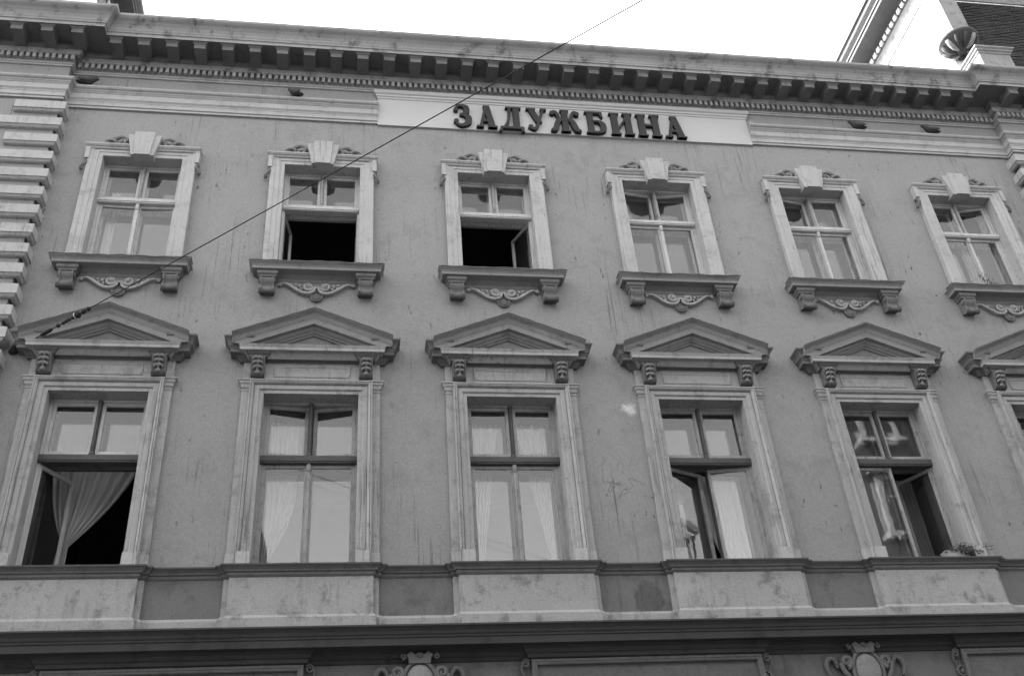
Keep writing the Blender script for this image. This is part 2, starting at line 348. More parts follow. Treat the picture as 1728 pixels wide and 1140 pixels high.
# ---- quoins of the end bays
def corner_quoin(L, sgn):
    """block wrapping the corner of the bay: face, bevel and side return; x = 0 at the outer corner"""
    mb = MB(); F, d = .078, .09
    up_ = [(F, d), (F+.003, d-.014), (F+.012, d-.022), (F+.03, d-.034), (F+.04, d-.052), (F+.044, .0)]
    zs_ = [(-a, b) for a, b in reversed(up_)]+up_
    mb.plan([(-L, .0), (0, 0), (0, .22)], [(p, z) for z, p in zs_], caps=False)
    mb.face([(-L, -p, z) for z, p in zs_])
    if sgn < 0: mb = mb.mirror()
    return mb.mesh('quoin', 'trim_upper')
CQ = {(L, s_): corner_quoin(L, s_) for L in (.66, .90) for s_ in (1, -1)}
z = 7.475; k = 0
while z > -.6:
    pplace('quoin', CQ[((.66, .90)[k % 2], 1)], (BL+.03, WINGY, z)); pplace('quoin', CQ[((.66, .90)[k % 2], -1)], (BR-.03, WINGY, z))
    z -= .3595; k += 1

# ---- entablature
arc = [(0, 7.675), (.036, 7.675), (.036, 7.72), (.052, 7.722), (.052, 7.800), (.058, 7.806), (.062, 7.825), (.084, 7.852), (.084, 7.955), (.092, 7.96), (.108, 7.985), (.118, 7.99), (.118, 8.01), (.142, 8.022), (.158, 8.042), (.158, 8.07), (.02, 8.095)]
fri = [(.018, 8.09), (.018, 8.435)]
bed = [(.02, 8.425), (.045, 8.43), (.048, 8.455), (.062, 8.462), (.07, 8.485), (.085, 8.49)]
SP0, SP1 = 3.545, 10.0                 # sign panel ends
lp_, rp_ = [(BL-7, WINGY), (BL, WINGY), (BL, W), (SP0, W)], [(SP1, W), (BR, W), (BR, WINGY), (BR+7, WINGY)]
for pth in (lp_, rp_):
    mb = MB(); mb.plan(pth, arc); part('architrave', mb, 'entablature')
    mb = MB(); mb.plan(pth, fri, caps=False); part('frieze', mb, 'stucco')
mb = MB(); mb.plan(wpath, bed, caps=False); part('frieze_moulding', mb, 'entablature')
hp = (SP1-SP0)/2
mb = MB(); mb.ubox(hp, .04, W, [(0, 7.648), (0, 8.265), (.012, 8.272), (.014, 8.305), (.03, 8.315), (.034, 8.352), (.055, 8.367), (.066, 8.405), (.066, 8.425), (-.01, 8.44)])
mb.face([(-hp, .04, 7.648), (hp, .04, 7.648), (hp, W, 7.648), (-hp, W, 7.648)])
part('sign_panel', mb, 'sign_plaster', ((SP0+SP1)/2, 0, 0))
for x, sg in ((SP0, -1), (SP1, 1)):
    mb = MB(); mb.tube(spiral(sg*.04, 8.13, .006, .05, 0, 1.3*sg, 20, -.01), .018, 6); mb.ball((sg*.04, -.01, 8.13), .022, 6); part('rosette', mb, 'trim', (x, 0, 0))
cpath = wpath
mb = MB(); mb.plan(cpath, [(.07, 8.484), (.07, 8.60), (.145, 8.602), (.15, 8.612), (.158, 8.63), (.178, 8.646), (.19, 8.652), (.19, 8.69), (.20, 8.70), (.215, 8.725), (.215, 8.79), (.57, 8.792), (.58, 8.79), (.58, 8.83), (.585, 8.852), (.60, 8.858), (.603, 8.885), (.612, 8.90), (.622, 8.94), (.645, 8.985), (.685, 9.03), (.73, 9.06), (.755, 9.085), (.76, 9.10), (.76, 9.135), (.3, 9.2)])
cor = part('cornice', mb, 'cornice_plaster')
mb = MB(); mb.plan(cpath, [(.193, 8.656), (.193, 8.69), (.203, 8.70), (.218, 8.725), (.218, 8.7875), (.5775, 8.7895)], caps=False); part('soffit_shade', mb, 'modillion_and_soffit_shade')  # added dark skin: shade under the eaves put into the colour
# modillions and dentils, one by one
mb = MB()
mb.prism([(-.088, 8.664), (.088, 8.664), (.088, 8.748), (-.088, 8.748)], -.34, .0)
mb.grid([[(-.088, .0, 8.746), (-.088, -.342, 8.746), (.088, -.342, 8.746), (.088, .0, 8.746)], [(-.092, .0, 8.755), (-.092, -.348, 8.755), (.092, -.348, 8.755), (.092, .0, 8.755)], [(-.118, .0, 8.778), (-.118, -.37, 8.778), (.118, -.37, 8.778), (.118, .0, 8.778)], [(-.118, .0, 8.7905), (-.118, -.37, 8.7905), (.118, -.37, 8.7905), (.118, .0, 8.7905)]])
me = mb.mesh('modillion', 'modillion_and_soffit_shade')
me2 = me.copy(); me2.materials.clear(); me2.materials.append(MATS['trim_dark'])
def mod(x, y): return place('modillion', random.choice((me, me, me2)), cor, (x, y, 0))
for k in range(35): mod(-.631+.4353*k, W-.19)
for k in range(12):
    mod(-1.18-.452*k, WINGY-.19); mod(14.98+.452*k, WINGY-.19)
mb = MB(); mb.box(-.026, .026, -.07, .002, 8.498, 8.5985); med = mb.mesh('dentil', 'trim')
x = BL+.135
while x < BR-.10: place('dentil', med, cor, (x+random.uniform(-.002, .002), W-.07, random.uniform(-.003, .002))); x += .0964
for k in range(13):
    place('dentil', med, cor, (BL+.05-.0964*k, WINGY-.07, 0)); place('dentil', med, cor, (BR-.05+.0964*k, WINGY-.07, 0))
# humps of old sheet on the cornice edge
for x in (4.6, 7.2, 9.0):
    mb = MB(); mb.tube([(x-.16, -.62, 9.13), (x-.08, -.62, 9.15), (x, -.62, 9.158), (x+.08, -.62, 9.15), (x+.16, -.62, 9.13)], [.01, .022, .028, .022, .01], 8); part('gutter_bulge', mb, 'sheet_metal')

# ------------------------------------------------------------------ windows
def casement(wd, h, stile, rail, m, th=.04, hand=1):
    mb = MB()
    mb.box(0, stile, 0, th, 0, h); mb.box(wd-stile, wd, 0, th, 0, h); mb.box(stile, wd-stile, .001, th-.001, 0, rail); mb.box(stile, wd-stile, .001, th-.001, h-stile, h)
    bead = .007                                               # putty bead towards the glass
    mb.box(stile, stile+bead, .008, th-.008, rail, h-stile); mb.box(wd-stile-bead, wd-stile, .008, th-.008, rail, h-stile)
    mb.box(stile+bead, wd-stile-bead, .008, th-.008, rail, rail+bead); mb.box(stile+bead, wd-stile-bead, .008, th-.008, h-stile-bead, h-stile)
    g = MB(); g.box(stile, wd-stile, .018, .021, rail, h-stile)
    if hand < 0: mb = mb.mirror(); g = g.mirror()
    return mb.mesh('casement', m), g.mesh('pane', 'pane_glass'), g.mesh('pane', 'inner_glass')
CACHE = {}
def cas(*a):
    if a not in CACHE: CACHE[a] = casement(*a)
    return CACHE[a]
# shared window pieces
def upper_pieces():
    P = {}
    mb = MB(); mb.arch(HU, ZUB-.02, ZUT, [(0, .23), (0, .014), (.006, .010), (.062, .010), (.068, .0), (.135, .0), (.143, -.008), (.160, -.012), (.205, -.012), (.212, -.006), (.212, W+.01)])
    P['surround'] = mb.mesh('surround', 'trim_upper')
    mb = MB()                                                   # crossettes and head cornice
    for sg in (-1, 1):
        x0, x1 = sorted((sg*(HU+.19), sg*(HU+.255))); mb.box(x0, x1, -.03, W+.01, 6.52, 6.775)
    mb.ubox(HU+.215, -.012, W, [(0, 6.735), (.012, 6.745), (.016, 6.762), (.034, 6.772), (.05, 6.79), (.054, 6.795), (.054, 6.815), (0, 6.828)])
    P['head_cornice'] = mb.mesh('head_cornice', 'trim_upper')
    mb = MB()
    mb.prism([(-.165, 6.572), (.165, 6.572), (.25, 7.0), (-.25, 7.0)], -.085, W)
    rows = [[(-.125, -.08, 6.563), (-.112, -.116, 6.563), (.112, -.116, 6.563), (.125, -.08, 6.563)], [(-.165, -.08, 7.04), (-.148, -.116, 7.04), (.148, -.116, 7.04), (.165, -.08, 7.04)]]
    mb.grid(rows); mb.face(rows[0]); mb.face(rows[1][::-1])
    for q in (-.062, .0, .062): mb.prism([(q*.8-.016, 6.60), (q*.8+.016, 6.60), (q*1.15+.022, 7.01), (q*1.15+.012, 7.025), (q*1.15-.012, 7.025), (q*1.15-.022, 7.01)], -.1185, -.112)
    P['keystone'] = mb.mesh('keystone', 'trim_upper')
    mb = MB()                                                   # foliage scroll left of the keystone (x < 0)
    mb.tube(spiral(-.345, 6.905, .008, .066, .3, -1.45, 28, -.005), [.014+.012*k/28 for k in range(29)], 7)
    mb.ball((-.345, -.02, 6.895), .026, 6)
    arch_ = smooth([(-.60, .01, 6.855), (-.53, .0, 6.90), (-.45, -.01, 6.965), (-.36, -.01, 7.005), (-.28, .0, 6.97), (-.255, .01, 6.90)])
    mb.tube(arch_, [.014+.024*math.sin(PI*(k+2)/(len(arch_)+3)) for k in range(len(arch_))], 7)
    for x, zz, r in ((-.50, 6.895, .034), (-.445, 6.905, .036), (-.55, 6.868, .03), (-.47, 6.945, .026), (-.41, 6.972, .026), (-.27, 6.93, .028), (-.40, 6.85, .024), (-.60, 6.852, .022)): mb.ball((x, -.012, zz), r, 6, (1.3, .9, .7))
    lf = smooth([(-.42, -.01, 6.86), (-.47, -.04, 6.90), (-.53, -.035, 6.905), (-.585, -.02, 6.88)]); mb.tube(lf, [.012+.016*math.sin(PI*k/len(lf)) for k in range(len(lf))], 6)
    mb.tube(spiral(-.685, 6.858, .004, .026, PI, 1.3, 16, .005), .010, 6); mb.tube(smooth([(-.70, .01, 6.836), (-.64, .01, 6.842), (-.58, .01, 6.85)]), .012, 6)
    P['scroll_l'] = mb.mesh('scroll_ornament', 'trim_mid'); P['scroll_r'] = mb.mirror().mesh('scroll_ornament', 'trim_mid')
    mb = MB()
    d = smooth([(-.815, .03, 6.52), (-.80, .0, 6.45), (-.82, -.02, 6.40), (-.865, .0, 6.33), (-.85, .03, 6.30)])
    mb.tube(d, [.032-.018*k/len(d) for k in range(len(d))], 7); mb.ball((-.855, .01, 6.33), .032, 6); mb.ball((-.81, .0, 6.47), .034, 6, (.8, 1, 1.2))
    P['drop_l'] = mb.mesh('side_drop', 'trim_dark'); P['drop_r'] = mb.mirror().mesh('side_drop', 'trim_dark')
    mb = MB()
    mb.ubox(.70, W-.005, W+.02, [(0, 4.31), (.012, 4.325), (.016, 4.355), (.05, 4.38), (.085, 4.40), (.20, 4.405), (.205, 4.41), (.205, 4.452), (.212, 4.46), (.222, 4.475), (.248, 4.495), (.25, 4.50), (.25, 4.512), (0, 4.525), (-.2, 4.53)])
    P['sill'] = mb.mesh('sill', 'trim_mid')
    mb = MB(); rows = []
    n = 24
    for k in range(n+1):
        x = -.957+1.914*k/n; wv = .006*math.sin(k*1.7)+.004*math.sin(k*.6)
        rows.append([(x, .0, 4.533), (x, -.184, 4.520+wv), (x, -.187, 4.504+wv), (x, -.174, 4.516), (x, .0, 4.526)])
    mb.grid(rows, False, True); P['flashing'] = mb.mesh('flashing', 'sheet_metal')
    mb = MB()
    mb.ubox(.10, -.055, W, [(0, 4.29), (.02, 4.30), (.025, 4.325), (.045, 4.345), (.045, 4.395)])
    side = smooth([(W, 4.29), (-.055, 4.285), (-.085, 4.255), (-.075, 4.20), (-.055, 4.16), (-.055, 4.12), (-.075, 4.095), (-.075, 4.06), (-.045, 4.04), (-.01, 4.045), (W, 4.07)], 3)
    rows = [[(x, y, z_) for y, z_ in side] for x in (-.085, .085)]
    mb.grid(rows); mb.face(rows[0]); mb.face(rows[1][::-1])
    for sg in (-1, 1):
        s2 = [(y-.018 if y < .05 else y, z_) for y, z_ in side]; rows = [[(sg*x, y, z_) for y, z_ in s2] for x in (.072, .098)]
        mb.grid(rows); mb.face(rows[0]); mb.face(rows[1][::-1])
    mb.tube([(-.112, -.04, 4.07), (-.09, -.04, 4.07), (-.06, -.04, 4.07), (0, -.04, 4.07), (.06, -.04, 4.07), (.09, -.04, 4.07), (.112, -.04, 4.07)], [.05, .05, .036, .042, .036, .05, .05], 10)
    for sg in (-1, 1): mb.tube([(sg*.10, -.045, 4.235), (sg*.114, -.045, 4.235)], .04, 10)
    P['bracket'] = mb.mesh('bracket', 'trim_dark')
    mb = MB()
    for sg in (-1, 1):
        pth = smooth([(sg*.50, .045, 4.262), (sg*.44, .03, 4.262), (sg*.36, .03, 4.215), (sg*.27, .03, 4.145), (sg*.18, .03, 4.098), (sg*.09, .03, 4.10), (sg*.035, .03, 4.145), (sg*.03, .03, 4.19)])
        mb.tube(pth, [.016+.010*math.sin(PI*k/len(pth)) for k in range(len(pth))], 7)
        mb.tube(spiral(sg*.115, 4.215, .010, .072, PI/2+(0 if sg > 0 else 0), 1.7*(-sg), 30, .03), [.012+.010*k/30 for k in range(31)], 7); mb.ball((sg*.115, .02, 4.215), .028, 8)
        mb.tube(spiral(sg*.515, 4.258, .004, .028, 0, 1.4*sg, 16, .045), .013, 6); mb.ball((sg*.515, .04, 4.258), .018, 6)
        for q, (x, zz, r) in enumerate(((.24, 4.245, .032), (.30, 4.265, .026), (.22, 4.19, .026), (.36, 4.272, .022), (.29, 4.215, .024), (.41, 4.285, .016))): mb.ball((sg*x, .06, zz), r, 6, (1, .7, 1))
    mb.box(-.03, .03, .02, W, 4.185, 4.215)
    P['apron_scroll'] = mb.mesh('apron_scroll', 'trim')
    mb = MB(); mb.tube([(.082*math.cos(a), .045, 4.055+.085*math.sin(a)) for a in [PI+.25*0-.3+(PI+.6)*k/20 for k in range(21)]], .014, 7); mb.disc((0, 4.055), .078, .055, W, 18)
    for k in range(7):
        a = PI+.35+(PI-.7)*k/6; mb.tube([(0, .05, 4.095), (.068*math.cos(a), .045, 4.06+.068*math.sin(a))], [.006, .013], 5)
    P['shell'] = mb.mesh('shell', 'trim_dark')
    return P
def lower_pieces():
    P = {}
    mb = MB(); mb.arch(HL, ZLB-.02, ZLT, [(0, .27), (0, .034), (.004, .030), (.052, .030), (.053, .018), (.060, .010), (.066, .006), (.118, .006), (.119, .016), (.126, .016), (.128, -.010), (.138, -.024), (.146, -.032), (.158, -.036), (.160, -.026), (.166, -.026), (.168, -.038), (.184, -.038), (.186, -.030), (.186, W+.01)])
    P['surround'] = mb.mesh('surround', 'trim')
    mb = MB(); mb.box(-.907, -.806, .034, W+.01, -.05, 2.46); 
    mb.ubox(.0505, .034, W, [(0, 2.425), (.008, 2.43), (.008, 2.45), (0, 2.455), (0, 2.475), (.014, 2.485), (.02, 2.53), (.035, 2.545), (.04, 2.575), (.055, 2.585), (.055, 2.60), (0, 2.608)], -.856)
    P['pilaster_l'] = mb.mesh('pilaster', 'trim'); P['pilaster_r'] = mb.mirror().mesh('pilaster', 'trim')
    mb = MB(); mb.box(-.807, -.622, -.038, W, -.05, .135); mb.box(-.915, -.807, .026, W, -.05, .128)
    P['base_l'] = mb.mesh('base_block', 'trim_upper'); P['base_r'] = mb.mirror().mesh('base_block', 'trim_upper')
    mb = MB(); mb.box(-.905, .905, .034, W+.01, 2.60, 3.02); mb.ubox(.905, .034, W, [(0, 2.585), (.012, 2.59), (.012, 2.606), (0, 2.612)])
    mb.arch(.475, 2.69, 2.805, [(.0, .028), (.008, .020), (.022, .018), (.032, .024), (.036, .034)]); 
    mb.grid([[(-.511, .034, 2.655), (.511, .034, 2.655)], [(-.507, .024, 2.659), (.507, .024, 2.659)], [(-.483, .020, 2.685), (.483, .020, 2.685)], [(-.475, .028, 2.692), (.475, .028, 2.692)]]); mb.box(-.475, .475, .028, .035, 2.69, 2.806)
    P['frieze'] = mb.mesh('frieze', 'trim')
    low = [(0, 2.885), (.012, 2.89), (.016, 2.905), (.03, 2.92), (.05, 2.945), (.055, 2.952), (.06, 2.962), (.125, 2.966), (.13, 2.968)]
    ear = low+[(.13, 3.014), (.136, 3.02), (.15, 3.044), (.155, 3.05), (.163, 3.055), (.166, 3.085), (.175, 3.115), (.195, 3.145), (.215, 3.162), (.22, 3.17), (.22, 3.19), (0, 3.22)]
    mb = MB(); mb.plan([(-.955, W), (-.955, .034), (-.78, .034)], ear, caps=False); mb.plan([(.78, .034), (.955, .034), (.955, W)], ear, caps=False)
    mb.ubox(.79, .034, W, low)
    P['ear_cornice'] = mb.mesh('ear_cornice', 'trim_dark')
    mb = MB(); mb.ubox(.83, -.04, .05, [(0, 2.895), (.012, 2.9), (.03, 2.92), (.05, 2.948), (.06, 2.962), (.125, 2.966), (.13, 2.968), (.13, 3.014), (.135, 3.019), (.146, 3.045), (.15, 3.052), (.02, 3.06), (-.1, 3.061)])
    P['corona'] = mb.mesh('corona', 'trim')
    # raking cornice: (y, drop below the outer ridge line), clipped on the corona
    ZA, ZE, WE, ZC = 3.622, 3.186, 1.068, 3.056; sl = (ZA-ZE)/WE
    prof = [(.08, -.028), (-.262, 0.), (-.262, -.016), (-.255, -.022), (-.225, -.036), (-.200, -.055), (-.188, -.082), (-.182, -.098), (-.176, -.100), (-.176, -.112), (-.168, -.122), (-.168, -.205), (-.105, -.207), (-.10, -.214), (-.092, -.236), (-.062, -.256), (-.055, -.260), (-.055, -.276), (-.03, -.284), (-.022, -.300), (-.01, -.306), (.012, -.312)]
    mb = MB()
    for sg in (-1, 1):
        rows = []
        top = [(0., y, ZA+d) for y, d in prof]; end = []
        for y, d in prof:
            za = ZA+d; x = min(WE, (za-ZC)/sl); end.append((sg*x, y, za-sl*x))
        mb.grid([top, end]); mb.face(end[:12])
    P['pediment'] = mb.mesh('pediment', 'pediment_plaster')
    mb = MB(); mb.prism([(-.70, 3.045), (.70, 3.045), (0, 3.33)], .011, .07); P['tympanum'] = mb.mesh('tympanum', 'trim_mid')
    mb = MB()
    rows = []
    for sg in (-1, 1):
        n = 14; rr = []
        for k in range(n+1):
            x = sg*(WE+.004)*k/n; zz = ZA-sl*abs(x)+.003+.004*math.sin(k*2.1); rr.append([(x, .06, zz+.004-.026), (x, -.270, zz+.004), (x, -.273, zz-.012), (x, .06, zz-.034)])
        mb.grid(rr, False, True)
    P['flashing'] = mb.mesh('flashing', 'sheet_metal')
    mb = MB()
    mb.ubox(.105, -.085, .05, [(0, 2.895), (.012, 2.90), (.016, 2.92), (.045, 2.945), (.05, 2.955), (.05, 2.9655)])
    side = smooth([(.034, 2.905), (-.085, 2.90), (-.108, 2.88), (-.10, 2.83), (-.075, 2.77), (-.055, 2.71), (-.045, 2.665), (-.02, 2.64), (.034, 2.63)], 3)
    rows = [[(x, y, z_) for y, z_ in side] for x in (-.072, .072)]; mb.grid(rows); mb.face(rows[0]); mb.face(rows[1][::-1])
    for sg in (-1, 1):
        s2 = [(y-.012 if y < .02 else y, z_) for y, z_ in side]; rows = [[(sg*x, y, z_) for y, z_ in s2] for x in (.070, .090)]; mb.grid(rows); mb.face(rows[0]); mb.face(rows[1][::-1])
    P['console'] = mb.mesh('console', 'trim_dark')
    mb = MB()
    for q, (zz, y) in enumerate(((2.885, -.118), (2.82, -.105), (2.755, -.085))):
        for sg in (-1, 1):
            pth = [(0, y, zz-.03), (sg*.022, y-.014, zz-.012), (sg*.045, y-.008, zz-.018), (sg*.058, y+.006, zz-.038)]
            mb.tube(pth, [.012, .026, .023, .008], 6)
    mb.tube([(0, -.11, 2.90), (0, -.10, 2.82), (0, -.075, 2.73), (0, -.06, 2.67)], [.014, .016, .018, .02], 6); mb.ball((0, -.06, 2.672), .03, 8, (1.2, 1, .8))
    P['acanthus'] = mb.mesh('acanthus', 'trim_mid')
    return P
UP, LP = upper_pieces(), lower_pieces()

def make_window(ax, upper, ang, inner_open=False, frame_m='paint_white', dark_m=None):
    """ang: (upper left, upper right, lower left, lower right) casement opening, degrees inwards"""
    h, zb, zt, yf = (HU, ZUB, ZUT, .235) if upper else (HL, ZLB, ZLT, .275)
    t0, t1 = (5.825, 5.918) if upper else (1.462, 1.578)
    dm = dark_m or frame_m
    mb = MB(); jo = .032                                        # fixed frame
    mb.box(-h-.03, -h+jo, yf-.015, yf+.08, zb, zt+.03); mb.box(h-jo, h+.03, yf-.015, yf+.08, zb, zt+.03)
    mb.box(-h+jo, h-jo, yf-.014, yf+.079, zt-.035, zt+.03); mb.box(-h+jo, h-jo, yf-.014, yf+.079, zb, zb+.04)
    win = part('window', mb, frame_m, (ax, 0, 0))
    def sub(name, me, loc=(0, 0, 0), rz=0): return place(name, me, win, loc, rz)
    mb = MB()                                                  # transom bar with its moulded edge, and the mullion
    mb.box(-h+.002, h-.002, yf-.045, yf+.07, t0, t1); mb.box(-h+.002, h-.002, yf-.066, yf-.045, t0+.03, t1-.012); mb.box(-h+.002, h-.002, yf-.056, yf-.045, t0+.008, t0+.03)
    sub('transom', mb.mesh('transom', 'paint_white' if upper else dm))
    r = .026
    mb = MB(); mb.tube([(0, yf-.012, t1+.0), (0, yf-.012, t1+.03), (0, yf-.012, t1+.05), (0, yf-.012, t1+.09)], [.045, .04, .03, r], 10); mb.box(-r, r, yf-.03, yf+.075, t1, zt-.03); mb.tube([(0, yf-.03, t1+.06), (0, yf-.03, zt-.08), (0, yf-.03, zt-.05), (0, yf-.03, zt-.03)], [.02, .02, .034, .034], 8)
    sub('mullion', mb.mesh('mullion', dm))
    # casements
    z_lo0, z_lo1, z_hi0, z_hi1 = zb+.04, t0, t1, zt-.035
    wd = h-jo-.004; st = .034 if upper else .038
    for q, (hand, z0, z1) in enumerate(((1, z_hi0, z_hi1), (-1, z_hi0, z_hi1), (1, z_lo0, z_lo1), (-1, z_lo0, z_lo1))):
        cw = wd-(r if q < 2 else .002); fm = frame_m; im = 'paint_worn' if upper else 'wood_dark'
        c_, g_, gi = cas(round(cw, 4), round(z1-z0-.004, 4), st, .06, fm, .04, hand)
        loc = (-hand*(h-jo-.002), yf, z0+.002); a = math.radians(ang[q])*hand
        sub('casement', c_, loc, a); sub('pane', g_, loc, a)
        if abs(ang[q]) < 40:                                   # second, inner casement of the double window
            c2, g2, gi2 = cas(round(cw, 4), round(z1-z0-.004, 4), .036, .05, im, .035, hand)
            a2 = 0 if abs(ang[q]) < 14 else a*.9
            loc2 = (loc[0], yf+.165, loc[2]); sub('inner_casement', c2, loc2, a2); sub('inner_pane', gi2, loc2, a2)
        else:
            c2, g2, gi2 = cas(round(cw, 4), round(z1-z0-.004, 4), .036, .05, im, .035, hand)
            a2 = math.radians(96)*hand; loc2 = (loc[0]+hand*-.03, yf+.2, loc[2]); sub('inner_casement', c2, loc2, a2); sub('inner_pane', gi2, loc2, a2)
    if abs(ang[2]) < 40 and abs(ang[3]) < 40:                  # astragal on the meeting stiles
        mb = MB(); hgt = t0-z_lo0; mb.box(-.022, .022, -.016, 0, 0, hgt-.01); mb.tube([(0, -.012, hgt-.10), (0, -.012, hgt-.07), (0, -.012, hgt-.03), (0, -.012, hgt)], [.018, .034, .036, .03], 8)
        if max(abs(ang[2]), abs(ang[3])) < 6: sub('astragal', mb.mesh('astragal', frame_m), (0, yf-.002, z_lo0))
    mb = MB(); mb.box(-h-.02, -h+.04, yf+.08, yf+.25, zb, zt); mb.box(h-.04, h+.02, yf+.08, yf+.25, zb, zt); mb.box(-h+.04, h-.04, yf+.08, yf+.25, zt-.03, zt+.03); mb.box(-h+.04, h-.04, yf+.17, yf+.22, t0+.01, t1-.01)
    sub('box_lining', mb.mesh('box_lining', 'paint_worn' if upper else 'wood_dark'))
    if upper:
        for nm, k in (('surround', 'surround'), ('head_cornice', 'head_cornice'), ('keystone', 'keystone'), ('scroll_ornament', 'scroll_l'), ('scroll_ornament', 'scroll_r'), ('side_drop', 'drop_l'), ('side_drop', 'drop_r'), ('sill', 'sill'), ('flashing', 'flashing'), ('apron_scroll', 'apron_scroll'), ('shell', 'shell')): sub(nm, UP[k])
        for sg in (-1, 1): sub('bracket', UP['bracket'], (sg*.69, 0, 0))
    else:
        for nm, k in (('surround', 'surround'), ('pilaster', 'pilaster_l'), ('pilaster', 'pilaster_r'), ('base_block', 'base_l'), ('base_block', 'base_r'), ('frieze', 'frieze'), ('ear_cornice', 'ear_cornice'), ('corona', 'corona'), ('pediment', 'pediment'), ('tympanum', 'tympanum'), ('flashing', 'flashing')): sub(nm, LP[k])
        for sg in (-1, 1):
            sub('console', LP['console'], (sg*.715, 0, 0)); sub('acanthus', LP['acanthus'], (sg*.715, 0, 0))
    return win
UA = [(0, 0, 1.5, 2), (0, 0, 80, 88), (0, 0, 86, 66), (9, 10, 0, 0), (8, 0, 0, 0), (0, 13, 0, 0)]
LA = [(0, 0, 58, 88), (7, 9, 0, 0), (0, 0, 0, 0), (0, 0, 22, 9), (0, 0, 0, 60), (0, 0, 0, 0)]
for a, g in zip(AX, UA): make_window(a, True, g, frame_m='paint_white', dark_m='paint_worn')
for a, g in zip(AX, LA): make_window(a, False, g, frame_m='paint_white' if a == 0 else 'paint_worn', dark_m='wood_dark')

# ------------------------------------------------------------------ corner turrets above the end bays
def turret(sgn, X):
    def bx(name, m, *boxes):
        mb = MB()
        for b in boxes: mb.box(*b)
        if sgn < 0: mb = mb.mirror()
        return part(name, mb, m, (X, 0, 0))
    # local x = 0 at the wall that faces the middle of the building, growing outwards
    bx('turret_wall', 'tower_plaster', (0, 5, .12, 4.5, 9.1, 12.4))
    bx('turret_frieze', 'tower_stone', (-.03, 5.03, .09, 4.53, 12.4, 12.86))
    mb = MB(); path = [(0, 4.53), (0, .09), (5.03, .09)]
    prof = [(.03, 12.86), (.05, 12.90), (.05, 12.96), (.12, 13.04), (.14, 13.05), (.50, 13.06), (.50, 13.13), (.53, 13.15), (.53, 13.20), (.60, 13.28), (.62, 13.34), (0, 13.5)]
    mb.plan(path, prof); 
    if sgn < 0: mb = mb.mirror()
    tc = part('turret_cornice', mb, 'wood_dark', (X, 0, 0))
    mbl = MB(); mbl.box(-.055, .055, -.02, .03, 12.90, 13.02); ml = mbl.mesh('frieze_block', 'tower_plaster')
    for k in range(24): place('frieze_block', ml, tc, (sgn*-.06, .35+k*.172, 0), PI/2)
    bx('corner_pier', 'tower_stone', (-.16, .22, -.34, .13, 10.72, 12.4))
    mb = MB(); n = 24
    rows = [[(.03+r*math.cos(2*PI*k/n), -.12+r*math.sin(2*PI*k/n), zz) for k in range(n)] for r, zz in ((.05, 10.40), (.14, 10.42), (.24, 10.50), (.29, 10.60), (.37, 10.64), (.385, 10.67), (.37, 10.71), (.2, 10.72))]
    mb.grid(rows, True, True); mb.face(rows[0]); 
    if sgn < 0: mb = mb.mirror()
    pd = part('pier_corbel', mb, 'wood_dark', (X, 0, 0))
    for k in range(11):
        a = 2*PI*k/11; mb = MB(); cx, cy_ = .03*sgn, -.12
        pth = [(cx+rr*math.cos(a), cy_+rr*math.sin(a), zz) for rr, zz in ((.10, 10.41), (.20, 10.44), (.28, 10.51), (.34, 10.60), (.35, 10.57))]
        mb.tube(pth, [.03, .055, .05, .035, .015], 6); build('leaf', mb, 'tower_stone' if k % 3 == 0 else 'slate', pd)
    # front of the turret clad in slate courses
    mb = MB()
    for k in range(58):
        x = .24+random.uniform(-.2, 0)
        while x < 5:
            z0 = 9.4+k*.051+random.uniform(-.006, .006); x1 = min(5, x+random.uniform(.16, .3)); a0, x0_ = random.uniform(.092, .104), max(x, .24)
            mb.face([(x0_, a0, z0), (x1, a0, z0), (x1, .114, z0+.06), (x0_, .114, z0+.06)]); mb.face([(x0_, a0, z0), (x1, a0, z0), (x1, .12, z0), (x0_, .12, z0)]); x = x1+.004
    if sgn < 0: mb = mb.mirror()
    part('slate_cladding', mb, 'slate', (X, 0, 0))
    # parapet pedestal in front
    mb = MB(); mb.box(-.02, .62, -.50, .5, 9.1, 9.95); mb.plan([(-.02, .5), (-.02, -.5), (.62, -.5), (.62, .5)], [(0, 9.88), (.02, 9.9), (.025, 9.93), (.05, 9.945), (.055, 9.975), (.085, 10.0), (.085, 10.035), (0, 10.05), (-.3, 10.06)], caps=False)
    mb.box(.62, 5, -.2, .1, 9.1, 9.85)
    if sgn < 0: mb = mb.mirror()
    part('parapet_pedestal', mb, 'tower_stone', (X, 0, 0))
    mb = MB(); mb.plan([(-.6, 5.1), (-.6, -.5), (5.6, -.5), (5.6, 5.1)], [(0, 13.5), (-2.2, 17)], caps=False)
    if sgn < 0: mb = mb.mirror()
    part('turret_roof', mb, 'slate', (X, 0, 0))
turret(1, 14.80); turret(-1, -1.85)

